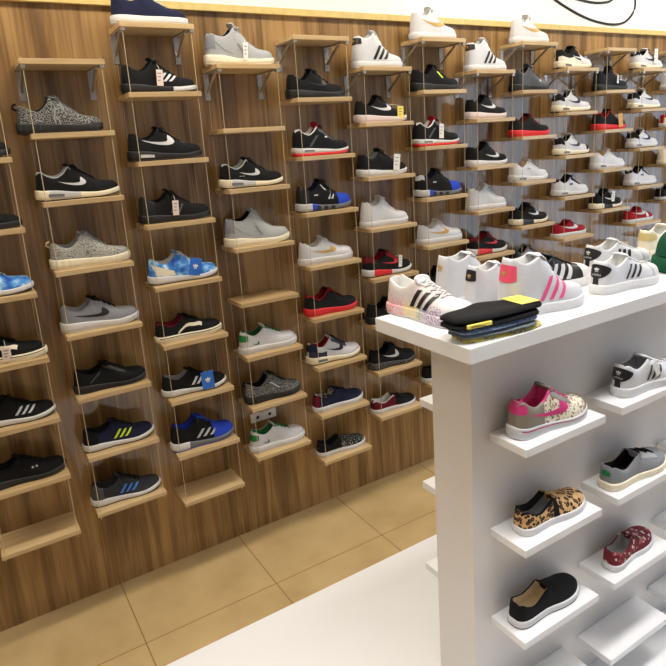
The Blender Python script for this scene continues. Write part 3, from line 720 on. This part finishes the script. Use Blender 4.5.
# column, board, model, style, description
WALL = [
 (0, 2, 'runner', d(BKR, mid=R_K), 'black toe of a shoe on the highest board cut by the photo edge'),
 (0, 3, 'slip', d(BKR, mid=R_K, laced=False), 'plain black toe of a low shoe, board above the blue cloud-print toe'),
 (0, 4, 'runner', dict(up=GALAXY, lin_=F_W, mid=R_W, out=R_K, lace=F_W), 'blue cloud-print toe with white sole, cut by the photo edge'),
 (0, 5, 'skate', dict(up=F_K, lin_=F_K, mid=R_C, out=R_C, fox=INK, logo=('jazz', L_CR), lace=F_K, tagc=(PAPER_P, .53, .12, .1, .17, .02, 'l')), 'black skate shoe with cream side band and price tag, cut by the photo edge'),
 (0, 6, 'low', dict(up=F_K, lin_=F_K, mid=R_W, out=R_K, lace=F_K, logo=('stripes', L_SV, (.5, .075, .035, .08, .12, .22))), 'black runner with three silver stripes and white sole, above the shoe with two eyelets'),
 (0, 7, 'low', d(BKR, mid=R_K, logo=('dots', L_SV), bow=False), 'black shoe with two silver eyelets, board above the empty lowest one'),
 (1, 1, 'knit', dict(up=KNIT_D, lin_=F_K, mid=R_K, out=R_K, lace=F_G, loop=F_K, cone=F_LG), 'black and grey speckled knit shoe with ribbed black sole and dangling laces'),
 (1, 2, 'airmax', d(AMC, mids=[(.14, R_C), (.5, R_LG), (1.1, R_C)]), 'black runner with white tick, pale collar and cream sole, below the dark knit shoe'),
 (1, 3, 'knit', dict(up=KNIT_L, lin_=F_G, mid=R_C, out=R_C, lace=F_G, loop=F_TAN), 'light grey speckled knit shoe with ribbed cream sole and heel loop'),
 (1, 4, 'roshe', dict(up=F_G, lin_=F_K, mid=R_W, out=R_W, lace=F_K, logo=('swoosh', L_K, (.14, .6, .155, .115)), over=(('rim', F_G),), tongue=F_K), 'grey runner with large black tick and white sole'),
 (1, 5, 'low', d(BKR, mid=R_K, logo=[('diag', L_DK, ((.2, .14), (.34, .26), .02))], over=(('eye', L_K),)), 'all black runner on a board between the grey tick runner and neon-striped runner'),
 (1, 6, 'low', dict(up=F_NV, lin_=F_K, mid=R_W, out=R_K, lace=F_K, logo=('stripes', L_NE, (.4, .075, .035, .09, .12, .235)), over=(('heel', F_K, .2),)), 'navy runner with three neon yellow stripes and white sole'),
 (1, 7, 'low', dict(up=F_CH, lin_=F_CH, mid=R_W, out=R_K, lace=F_K, logo=('stripes', L_SK, (.38, .08, .04, .09, .12, .235)), over=(('heel', L_DK, .16),)), 'charcoal runner with three bright blue stripes, lowest of its shelf unit'),
 (2, 0, 'flat', dict(up=F_NV, lin_=F_K, mid=R_W, out=R_W, lace=F_W), 'dark shoe with white sole on highest board, cut by the photo top'),
 (2, 1, 'runner', dict(up=F_K, lin_=F_K, mids=[(.64, R_K), (1.1, R_W)], out=R_K, lace=F_K, logo=('stripes', L_W, (.44, .072, .04, .1, .14, .25)), tagc=TAGP), 'black runner with three white stripes, half white sole and pink-white price tag'),
 (2, 2, 'airmax', dict(up=F_K, lin_=F_K, mid=R_K, out=R_K, lace=F_K, logo=('swoosh', L_W, (.16, .6, .19, .13)), air=R_LG), 'black runner with white tick and black sole, above the black price-tagged runner'),
 (2, 3, 'runner', d(BKR, mid=R_K, logo=[('enn', L_DK)], tagc=TAGP, over=(('heel', L_K, .2),)), 'all black runner with price tag on its side, above the blue cloud-print shoe'),
 (2, 4, 'runner', dict(up=GALAXY, lin_=F_W, mid=R_W, out=R_K, lace=F_W, over=(('cage', L_CR),), tagc=(PAPER_B, .63, .19, .17, .24, .25, 'leaf')), 'blue and white cloud-print runner with blue leaf-logo tag'),
 (2, 5, 'skate', dict(up=F_K, lin_=F_MR, mid=R_C, out=R_C, fox=INK, logo=('jazz', L_CR), lace=F_K, over=(('rim', F_MR),)), 'black skate shoe with maroon lining and white side band'),
 (2, 6, 'low', dict(up=F_K, lin_=F_LG, mid=R_W, out=R_K, lace=F_K, logo=('stripes', L_W, (.42, .075, .04, .08, .13, .24)), tagc=(PAPER_B, .66, .165, .19, .28, -.03, 'leaf')), 'black white-soled runner with white stripes and hanging blue leaf-logo tag'),
 (2, 7, 'blade', dict(up=F_K, lin_=F_BL, mids=[(.24, R_W), (1.1, R_G)], out=R_B, lace=F_BL, tongue=F_BL, over=(('toe', F_BL, .62),), logo=('stripes', L_SV, (.36, .1, .045, .1, .14, .26))), 'navy and blue trail runner with three silver stripes'),
 (3, 0, 'tube', d(TUB, tagc=(PAPER, .52, .17, .07, .22, .06, 'l')), 'light grey high-throated runner with white tag, on a topmost board'),
 (3, 2, 'airmax', d(AMC, mids=[(.14, R_C), (.5, R_LG), (1.1, R_C)], wordmark=(L_W, .3, .16, .02, 'AIR MAX')), 'black runner with white tick and small white lettering, between bare board and grey runner'),
 (3, 3, 'tube', TUB, 'light grey high-throated runner without tag, above an empty board'),
 (3, 5, 'flat', GST, 'white court shoe with green lining and laces, directly below an empty board'),
 (3, 6, 'knit', dict(up=KNIT_D, lin_=F_K, mid=R_K, out=R_K, lace=F_K, loop=F_K, logo=('diag', L_W, ((.54, .18), (.4, .3), .03))), 'black speckled knit shoe with one white strap, between two green-laced white shoes'),
 (3, 7, 'flat', GST, 'white court shoe with green lining and laces, directly below the wall socket'),
 (4, 1, 'roshe', d(BKR, mid=R_K, logo=('swoosh', L_K, (.3, .62, .17, .12))), 'all black runner with faint black tick, above the black and red basketball shoe'),
 (4, 2, 'jordan', J4, 'black basketball shoe with red lining and white-red sole, no tag'),
 (4, 3, 'blade', SPB, 'black trainer with blue toe and white strap, above white gold-tick shoe'),
 (4, 4, 'flat', AF1, 'white low shoe with gold tick, above the black red-soled shoe'),
 (4, 5, 'roshe', dict(up=F_K, lin_=F_MR, mid=R_R, out=R_R, lace=F_RD, over=(('rim', F_RD),)), 'black runner with bright red sole and red laces, below the white gold-tick shoe'),
 (4, 6, 'airmax', d(WAX, logo=('swoosh', L_NV, (.3, .62, .17, .12)), over=(('heel', F_NV, .12, 2), ('eye', L_NV), ('foot', L_NV, .3, 2)), lin_=F_RD), 'white runner with navy tick and cream sole, above the navy lace-up'),
 (4, 7, 'skate', dict(up=F_NV, lin_=PLAID, mid=R_W, out=R_W, lace=F_NV, over=(('heel', F_MR, .07),), bow=False), 'navy canvas shoe with maroon heel and white sole'),
 (4, 8, 'slip', dict(up=PAT_K, lin_=F_K, mid=R_W, out=R_W, laced=False, over=(('mid', F_K, 0, .45, 9),)), 'black slip-on with grey patterned toe and white sole, lowest of its unit'),
 (5, 0, 'high', HIS, 'white high-top with three black stripes, above the runner with yellow tag'),
 (5, 1, 'roshe', dict(up=F_K, lin_=F_K, mid=R_P, out=R_P, lace=F_K, logo=('swoosh', L_W, (.25, .64, .18, .13)), tagc=(PAPER_Y, .78, .14, .12, .2, 0, 'l')), 'black runner with white tick, pale sole and yellow tag by the toe'),
 (5, 2, 'runner', dict(up=F_K, lin_=F_G, mid=R_W, out=R_W, lace=F_K, tagc=(PAPER, .68, .2, .13, .26, .12, 'l')), 'black runner with white sole and plain white tag, above the all white mid-top'),
 (5, 3, 'mid', WMID, 'all white mid-top shoe, above the black and red runner with tag'),
 (5, 4, 'airmax', dict(up=F_K, lin_=F_RD, mids=[(.16, R_W), (.5, R_R), (1.1, R_W)], out=R_K, lace=F_RD, air=R_R, logo=('swoosh', L_RD, (.3, .64, .18, .09)), over=(('heel', F_MR, .2, 3), ('eye', F_RD)), tagc=(PAPER, .66, .21, .07, .2, .08, 'l')), 'black and red runner with red-white sole and white tag, left of the white stand'),
 (5, 5, 'roshe', d(BKR, mid=R_K, logo=('swoosh', L_W, (.3, .66, .16, .12))), 'black shoe partly hidden behind the paint-splattered shoe heel'),
 (5, 6, 'roshe', dict(up=F_K, lin_=F_K, mid=SPK, out=R_K, lace=F_K, logo=('swoosh', L_W, (.22, .56, .17, .13))), 'black runner with white tick and speckled sole, above the half red slip-on'),
 (5, 7, 'slip', dict(up=F_MR, lin_=F_W, mid=R_W, out=R_W, laced=False, over=(('toe', F_K, .5), ('rim', F_W))), 'slip-on shoe with dark red heel and black front'),
 (6, 0, 'mid', d(AF1, logo=('swoosh', L_GD, (.14, .68, .2, .2))), 'white mid-top with gold tick on a topmost board, beside the striped white high-tops'),
 (6, 1, 'roshe', d(BKR, mid=R_K, logo=('diag', L_NE, ((.55, .2), (.46, .31), .035))), 'all black runner with pale yellow tab, below the white gold-tick mid-top'),
 (6, 2, 'jordan', d(J4, tagc=(PAPER, .5, .24, .1, .24, .05, 'l')), 'black basketball shoe with red lining, white-red sole and white tag'),
 (6, 3, 'blade', d(SPB, logo=[('badge', L_SV, (.3, .24, .07, .02))], over=(('toe', F_BL, .7), ('heel', L_SV, .1, 4))), 'black trainer with blue toe and silver heel, under the tagged basketball shoe'),
 (6, 4, 'flat', AF1, 'white low shoe with gold tick, above the white high-top on the stand'),
 (6, 5, 'runner', d(BKR, mid=R_K, logo=('diag', L_DK, ((.5, .2), (.4, .3), .02))), 'dark shoe behind the paint-splattered shoe and white high-top on the stand'),
 (6, 6, 'skate', dict(up=F_MR, lin_=F_K, mid=R_W, out=R_W, lace=F_MR), 'dark maroon shoe with white sole peeping out beside the white stand'),
 (6, 7, 'skate', dict(up=F_K, lin_=F_K, mid=R_W, out=R_W, lace=F_K), 'black shoe with white sole peeping out low beside the white stand'),
 (7, 0, 'high', HIS, 'white high-top with three black stripes, between the two gold-tick mid-tops'),
 (7, 1, 'roshe', dict(up=F_K, lin_=F_K, mid=R_P, out=R_P, lace=F_K, logo=('swoosh', L_W, (.25, .64, .18, .13))), 'black runner with white tick and thick pale sole, under the farther striped high-top'),
 (7, 2, 'runner', dict(up=F_K, lin_=F_K, mid=R_W, out=R_W, lace=F_K, logo=('swoosh', L_W, (.36, .7, .14, .12))), 'black runner with white tick and thin white sole, above the farther white mid-top'),
 (7, 3, 'mid', WMID, 'all white mid-top shoe, above the red and black runner without tag'),
 (7, 4, 'airmax', dict(up=F_K, lin_=F_RD, mids=[(.12, R_W), (.5, R_R), (1.1, R_W)], out=R_K, lace=F_RD, air=R_R, logo=('swoosh', L_RD, (.3, .66, .18, .1)), over=(('eye', F_MR), ('heel', F_MR, .16, 4))), 'black and red runner with red tick and no tag, above the white high-tops'),
 (8, 0, 'mid', d(AF1, logo=('swoosh', L_GD, (.14, .7, .2, .2))), 'white mid-top with gold tick on topmost board, above the dark grey high shoe'),
 (8, 1, 'jordan', dict(up=L_DK, lin_=F_K, mid=R_K, out=R_K, lace=F_K, over=(('eye', L_K), ('heel', L_K, .2)), logo=('badge', L_SV, (.62, .16, .05, .04))), 'dark grey shoe with one pale dot, above the black red-soled shoe'),
 (8, 2, 'roshe', dict(up=F_K, lin_=F_MR, mid=R_R, out=R_R, lace=F_RD), 'black shoe with bright red sole and no tag, above the all white trainer'),
 (8, 3, 'airmax', dict(up=L_W, lin_=F_TAN, mid=R_W, out=R_W, lace=F_W, over=(('heel', L_W, .15), ('eye', L_W)), air=R_G, logo=('badge', L_GY, (.34, .23, .1, .02))), 'all white trainer with grey sole window, above black trainer with cream sole'),
 (8, 4, 'airmax', dict(up=F_K, lin_=F_K, mids=[(.22, R_C), (.5, R_K), (1.1, R_C)], out=R_K, lace=F_K, logo=('swoosh', L_W, (.36, .66, .17, .12))), 'black runner with white tick and split cream sole, below the all white trainer'),
 (8, 5, 'airmax', d(WAX, up=L_GY, over=(('toe', L_W, .6), ('eye', L_K), ('heel', L_K, .2))), 'small-looking grey shoe behind the black shoe with white stripes'),
 (9, 0, 'airmax', d(WAX, up=F_K, logo=('swoosh', L_W, (.34, .68, .18, .11)), mids=[(1.1, R_C)], over=(('toe', L_W, .58), ('foot', L_CR, .64, 2))), 'black shoe with white toe and tick on a topmost board, cream sole'),
 (9, 1, 'airmax', WAX, 'white trainer with dark tick, second board, below the black white-toed shoe'),
 (9, 2, 'airmax', d(WAX, over=(('heel', F_K, .16, 2), ('eye', L_GY), ('mud', F_K, .8))), 'white trainer with dark tick and black toe guard, above the black-topped white shoe'),
 (9, 3, 'airmax', BW, 'white trainer with black collar and side badge, above the red white-tick shoe'),
 (9, 4, 'skate', REDW, 'red shoe with white tick, above the black shoe with white stripes'),
 (10, 1, 'jordan', dict(up=fabric('dark_navy', rgb(24, 27, 36)), lin_=F_K, mid=R_K, out=R_K, lace=F_K, tagc=(PAPER, .55, .22, .05, .16, .05, 'l')), 'black navy shoe with thin white tag, below the bare top board'),
 (10, 2, 'roshe', dict(up=F_K, lin_=F_MR, mid=R_R, out=R_R, lace=F_RD, tagc=(PAPER_T, .66, .18, .14, .28, -.2), over=(('rim', F_RD),)), 'black shoe with red sole and hanging tan tag'),
 (10, 3, 'airmax', dict(up=L_W, lin_=F_TAN, mid=R_W, out=R_W, lace=F_W, over=(('heel', L_W, .15),), air=R_G), 'all white trainer below the tan-tagged red-soled shoe'),
 (10, 4, 'airmax', dict(up=F_K, lin_=F_K, mids=[(.3, R_C), (.55, R_K), (1.1, R_C)], out=R_K, lace=F_K, logo=('swoosh', L_W, (.3, .6, .18, .12)), tagc=(PAPER, .55, .25, .1, .22, .1, 'l')), 'black runner with white tag and cream sole, below the farther all white trainer'),
 (11, 0, 'airmax', d(WAX, over=(('toe', L_W, .6), ('eye', L_K), ('heel', F_K, .1, 4)), tagc=(PAPER, .6, .26, .12, .3, 0, 'l')), 'white and black trainer with hanging white tag, near the bare top board'),
 (11, 1, 'airmax', d(WAX, logo=('swoosh', L_K, (.34, .66, .18, .12))), 'white trainer with black heel, second board, under the white-tagged trainer'),
 (11, 2, 'airmax', d(WAX, over=(('heel', F_K, .22, 2), ('eye', L_NV)), mid=R_W), 'white trainer with big black heel and navy trim, above the black-topped trainer'),
 (11, 3, 'airmax', d(BW, lin_=F_CH), 'white trainer with black top and badge, above the red shoe with white strap'),
 (11, 4, 'skate', d(REDW, logo=[('swoosh', L_W, (.12, .6, .17, .14)), ('diag', L_W, ((.6, .1), (.6, .24), .08))]), 'red shoe with white tick and white strap, above the yellow-heeled shoe'),
 (12, 1, 'flat', WMID, 'pale low shoe cut by the photo edge, above the red-collared shoe'),
 (12, 2, 'skate', d(REDW, logo=None, over=(('foot', L_CR, .9, 4),)), 'cream shoe with dark red collar, cut by the photo edge'),
 (12, 3, 'flat', d(WMID, up=L_CR, mid=R_C, over=()), 'cream shoe cut by the photo edge, below the red-collared shoe'),
 (12, 4, 'skate', d(BKR, mid=R_LG), 'black low shoe cut by the photo edge, below the cream shoes'),
]
rr = random.Random(3)
DX = {(1, 5): .008, (1, 1): -.027, (2, 2): -.01, (2, 6): -.006, (4, 4): -.006}
for k, b, model, st, lab in WALL:
    x0, zs = COLS[k]
    L = {'high': .278, 'mid': .28, 'slip': .28, 'skate': .29, 'airmax': .296, 'low': .284, 'tube': .31}.get(model, .292)
    if k in (3, 7, 8, 9, 10, 11) and model not in ('high',): L *= .985
    st = dict(st); st['L'] = L
    a = math.radians(rr.uniform(-2, 2.5)); xs = x0+(W-L)/2-.001+rr.uniform(-.004, .004)+DX.get((k, b), 0)
    if k >= 8: a += math.radians(-1)
    y = -.045
    px = xs; py = y-math.sin(a)*L/2
    shoe(model, st, (px, py, zs[b]+.0003), a, lab, 'shoe', 'shoes on the hanging wall shelves', 'sneaker' if model not in ('slip',) else 'slip_on_shoe')

SIDES = None
# ------------------------------------------------------------------ the white stand
TZ = 1.34
g = empty('display_stand', (.905, -1.413, FZ)); tag(g, 'white T-shaped display stand with tabletop and small side shelves', 'display stand')
ox, oy = -.905, 1.413; TZ0 = TZ; FO = -FZ
MB().box(.805+ox, -1.59+oy, TZ-.037+FO, 2.75+ox, -1.237+oy, TZ+FO, .002).build('tabletop', PAINT_W, g)
MB().box(.905+ox, -1.487+oy, .1205, 2.7+ox, -1.34+oy, TZ-.038+FO, .0015).build('body_panel', PAINT_P, g)
MB().box(.25+ox, -2.17+oy, 0, 2.9+ox, -.656+oy, .12, .003).build('plinth', PAINT_W, g)
GX = (.965, 1.338, 1.714); GZ = (1.054, .779, .505)
for x in GX+(2.09,):
    for z in GZ+(.24,) if x > 1 or True else GZ:
        sh_ = MB().box(x+ox, -1.607+oy, z-.022+FO, x+.302+ox, -1.4875+oy, z+FO, .0015).build('shelf', PAINT_W, g)
for x in (.957, 1.33, 1.703, 2.076):
    for z in (1.063, .797, .517):
        MB().box(x+ox, -1.3395+oy, z-.022+FO, x+.302+ox, -1.22+oy, z+FO, .0015).build('shelf', PAINT_W, g)

def gshoe(model, st, x, y, z, deg, lab, group, name='sneaker'):
    return shoe(model, st, (x, y, z+.0003), math.radians(deg), lab, 'shoe', group, name)
GS = 'shoes on the side shelves of the stand'
gshoe('runner', dict(L=.268, up=FLORAL, lin_=L_MG, mids=[(1.1, R_LG)], out=R_W, fox=R_MG, lace=L_MG, tongue=L_TP, logo=('swoosh', L_MG, (.1, .62, .15, .15)), over=(('heel', L_TP, .3, 0), ('toe', L_TP, .9), ('eye', L_TP), ('rim', L_MG)), heeltab=(L_MG, .24, .36, 1.0), bow=False), .982, -1.545, 1.054, 0, 'floral trainer with pink tick, taupe heel and pink lining on the stand', GS)
SUP = dict(bow=False, L=.265, up=L_W, lin_=F_W, mid=R_W, out=R_W, over=(('shell', R_W),), heeltab=(L_K, .17, .318, 1.15, .1), trefoil=(L_W, .262, .04), text=(L_W, .2, .034), logo=('stripes', L_K, (.34, .078, .038, .09, .125, .27)), lace=F_W)
gshoe('court', d(SUP, tagc=(PAPER, .47, .24, .07, .2, -.5), lin_=F_G), 1.39, -1.552, 1.054, 0, 'white shoe with black heel tab and stripes, tag on top, beside the floral trainer', GS)
gshoe('slip', dict(L=.258, up=LEOP, lin_=F_G, mid=R_W, out=R_W, laced=False, over=(('rim', F_K), ('mid', F_K, .42, .5, 10))), 1.0, -1.548, .779, 1.5, 'leopard print slip-on with black trim on the stand', GS, 'slip_on_shoe')
gshoe('slip', dict(L=.28, up=F_G, lin_=F_K, mid=R_C, out=R_C, lace=F_K, rows=3, bow=False, logo=None, heeltab=(L_GRN, .15, .21, .35), over=(('eye', F_LG),)), 1.352, -1.552, .779, 1, 'grey canvas shoe with cream sole and green heel patch on the stand', GS)
gshoe('slip', dict(L=.245, up=FLORAL_M, lin_=F_LG, mid=R_W, out=R_W, laced=False), 1.375, -1.56, .505, 8, 'maroon flower print slip-on on the stand', GS, 'slip_on_shoe')
gshoe('slip', dict(L=.262, up=F_K, lin_=F_TAN, mid=R_W, out=R_K, laced=False), .985, -1.547, .505, 2, 'black slip-on on the stand, below the leopard print shoe', GS, 'slip_on_shoe')

GT = 'shoes on top of the white stand'
gshoe('court', dict(bow=False, L=.285, up=SPLAT, lin_=F_W, mid=SPLAT, out=R_W, over=(('shell', R_W),), heeltab=(L_K, .2, .27, .9), logo=('stripes', L_K, (.36, .09, .05, .09, .12, .28)), lace=F_W, tongue=L_W, mids=None), .883, -1.207, TZ, -83, 'paint-splattered white shoe with three black stripes on the stand corner', GT)
HG = dict(bow=False, L=.275, up=L_W, lin_=F_W, mid=R_W, out=R_W, lace=F_W)
gshoe('padded', d(HG, L=.262, trefoil=(L_GD, .42, .06)), .98, -1.285, TZ, 0, 'plain white high-top with gold leaf logo on its heel, on the stand', GT)
gshoe('padded', d(HG, L=.236, heeltab=(L_K, .37, .5, .7), trefoil=(L_GD, .43, .042)), .988, -1.389, TZ, 0, 'white high-top with black heel patch on the stand', GT)
gshoe('padded', d(HG, L=.282, heeltab=(L_HP, .33, .485, 1.0), trefoil=(L_GD, .405, .042), logo=('stripes', L_PK, (.36, .1, .045, .12, .12, .33))), 1.018, -1.476, TZ, -3, 'white high-top with pink stripes and pink heel patch on the stand', GT)
gshoe('court', dict(bow=False, L=.28, up=L_K, lin_=F_K, mid=R_W, out=R_W, over=(('shell', R_W),), logo=('stripes', L_W, (.34, .1, .055, .08, .11, .275)), lace=F_K, heeltab=(L_W, .18, .29, 1.0)), 1.222, -1.342, TZ, -4, 'black shoe with white stripes and white shell toe on the stand', GT)
gshoe('court', d(SUP), 1.374, -1.484, TZ, -1, 'white shoe with black stripes and black heel tab, near the green hat', GT)
gshoe('court', d(SUP, L=.27, logo=('stripes', L_K, (.34, .078, .05, .05, .14, .27))), 1.562, -1.318, TZ, -6, 'white shoe with black stripes, standing behind the other black-tabbed white shoe', GT)
gshoe('court', dict(bow=False, L=.28, up=L_CR, lin_=F_W, mid=R_C, out=R_C, lace=F_W, heeltab=(L_YL, .22, .31, 1.3)), 1.89, -1.292, TZ, 0, 'cream shoe with pale yellow heel patch, behind the green hat', GT)

# the green knitted hat
ht = empty('knit_hat', (1.835, -1.478, TZ)); tag(ht, 'dark green knitted hat with folded brim, standing on the stand', 'hat')
def ribbed(prof, n, amp, name, mat, root, rib=36, ell=.8):
    vs = []; fs = []
    for r, z in prof:
        for k in range(n):
            a = 2*PI*k/n; q = r*(1+amp*math.cos(rib*a)); vs.append((q*math.cos(a), q*ell*math.sin(a), z))
    for i in range(len(prof)-1):
        for k in range(n): fs.append((i*n+k, i*n+(k+1) % n, (i+1)*n+(k+1) % n, (i+1)*n+k))
    fs.append(tuple(range(n))); fs.append(tuple(len(vs)-n+k for k in range(n)))
    return obj(name, vs, fs, mat, root)
ribbed([(.1, .03), (.102, .055), (.098, .078), (.09, .098), (.076, .115), (.055, .126), (.025, .131), (.004, .132)], 144, .012, 'crown', F_GR, ht)
ribbed([(.104, 0), (.113, .006), (.115, .024), (.112, .042), (.105, .046)], 144, .016, 'brim', F_GR, ht)

# folded socks
F_SK = fabric('sock_black', rgb(9, 9, 12))
def sock(name, cx, cy, z, Lx, Wy, th, rz, mat, lab, bumpy=.3, group='folded socks on the stand', hatch=None):
    r = empty(name, (cx, cy, z), math.radians(rz)); tag(r, lab, 'socks', group)
    n = 28; top = []; 
    prof = pchip([(0, .28), (.04, .4), (.2, .47), (.42, .5), (.7, .48), (.9, .42), (.97, .3), (1, .12)])
    vs = []; fs = []; m = 8
    def zz(t, u): 
        droop = .0006*math.sin(t*5+cx*9)+.0004*math.sin(u*7+t*11)
        return droop
    for lay in range(2):
        for i in range(n+1):
            t = i/n; w = prof(t)*Wy; sh = bumpy*Wy*math.exp(-((t-.5)/.17)**2)
            for k in range(m+1):
                u = k/m*2-1
                y = u*w+(sh*.5*(u+1))
                e = max(0, 1-abs(u)**6)*max(0, 1-(abs(2*t-1))**14)
                zb = 0 if lay == 0 else th*(.35+.65*math.sqrt(e))
                vs.append(((t-.5)*Lx, y, zb+(zz(t, u) if lay else 0)))
    b = (n+1)*(m+1)
    for i in range(n):
        for k in range(m):
            a = i*(m+1)+k; fs += [(a, a+1, a+m+2, a+m+1), (b+a, b+a+m+1, b+a+m+2, b+a+1)]
    for i in range(n):
        for k in (0, m):
            a = i*(m+1)+k; fs.append((a, a+m+1, b+a+m+1, b+a))
    for k in range(m): fs.append((k, b+k, b+k+1, k+1)); a = n*(m+1)+k; fs.append((a, a+1, b+a+1, b+a))
    obj('fabric_fold', vs, fs, mat, r); return r
F_DEN = speckle('denim_blue', rgb(112, 140, 186), rgb(150, 172, 208), 200)
F_YP = multi('yellow_patterned_fabric', [(.4, rgb(226, 206, 110)), (.55, rgb(150, 150, 130)), (.65, rgb(240, 230, 170))], 60)
F_GB = fabric('grey_blue', rgb(120, 132, 140))
sx_, sy_ = .93, -1.541
sock('folded_socks', sx_+.015, sy_+.002, TZ+.0005, .235, .085, .009, -5, F_YP, 'yellow patterned socks, bottom of the folded stack on the stand')
sock('folded_socks', sx_-.004, sy_-.002, TZ+.0125, .22, .085, .008, -8, F_GB, 'grey-blue socks second from the bottom of the folded stack')
sock('folded_socks', sx_-.002, sy_-.001, TZ+.0235, .23, .085, .009, -5, F_DEN, 'light blue denim-coloured socks in the middle of the folded stack')
k1 = sock('folded_socks', sx_-.01, sy_-.001, TZ+.0355, .25, .088, .011, -7, F_SK, 'black socks with yellow band label, second from the top of the stack')
k2 = sock('folded_socks', sx_-.0, sy_+.004, TZ+.0495, .265, .09, .012, -5, F_SK, 'black socks with yellow sticker, topmost of the folded stack')
m = MB(); m.box(-.1, -.0465, .003, -.035, -.04, .012, .001)
lb = m.build('band_label', PAPER_Y, k1)
m = MB(); m.tube([(-.082+.01*q, -.0472, .0065+.0022*math.cos(q*1.05)) for q in range(-1, 4)], .0008, 5); m.build('printed_curve', INK, lb)
vs = []; 
lb = MB().box(.06, -.03, .0122, .115, .04, .0142, .0005).build('sticker', PAPER_Y, k2)
m = MB()
for q in range(3): m.box(.07+.012*q, -.012, .0141, .072+.012*q, .026, .0145)
m.build('printed_line', INK, lb)

# ------------------------------------------------------------------ names
for r, nm in _names: r.name = nm

# ------------------------------------------------------------------ light
def area(name, loc, sx, sy, power, col, rot=(0, 0, 0)):
    l = bpy.data.lights.new(name, 'AREA'); l.shape = 'RECTANGLE'; l.size = sx; l.size_y = sy; l.energy = power; l.color = col
    o = bpy.data.objects.new(name, l); COL.objects.link(o); o.location = loc; o.rotation_euler = rot; return o
WARM = (1, .91, .77); NEUT = (1, .975, .96)
for i, x in enumerate((-.9, .7, 2.3, 3.9)):
    area('ceiling_lamp', (x, -.62, H-.02), 1.2, .2, 19, WARM)
    l = area('ceiling_lamp', (x, -2.0, H-.02), 1.2, .3, 11.5, NEUT); l.data.spread = 1.5
area('window_light', (XR+.09, (WY0+WY1)/2, (WZ0+WZ1)/2), WY1-WY0, WZ1-WZ0, 62, (.66, .8, 1), (PI/2, 0, PI/2))
wd = bpy.data.worlds.new('World'); SC.world = wd; wd.use_nodes = True
wd.node_tree.nodes['Background'].inputs[0].default_value = (.62, .78, 1, 1); wd.node_tree.nodes['Background'].inputs[1].default_value = 1.0

# ------------------------------------------------------------------ camera
R = Matrix(((0.84861597, 0.17846369, -0.49799764), (-0.52476803, 0.16502178, -0.8350966), (-0.06685396, 0.97000955, 0.23369215)))
cd = bpy.data.cameras.new('camera'); cam = bpy.data.objects.new('camera', cd); COL.objects.link(cam)
cam.matrix_world = Matrix.Translation((-.08995, -2.52967, 1.78474)) @ R.to_4x4()
cd.sensor_fit = 'HORIZONTAL'; cd.sensor_width = 36; cd.lens = 616.545/666*36
cd.shift_x = 0; cd.shift_y = (295.5-333)/666
cd.clip_start = .02
SC.camera = cam
SC.view_settings.view_transform = 'Standard'; SC.view_settings.look = 'None'; SC.view_settings.gamma = 1; SC.view_settings.use_curve_mapping = False
SC.view_settings.exposure = -.05
SC.cycles.use_denoising = True
SC.cycles.max_bounces = 8
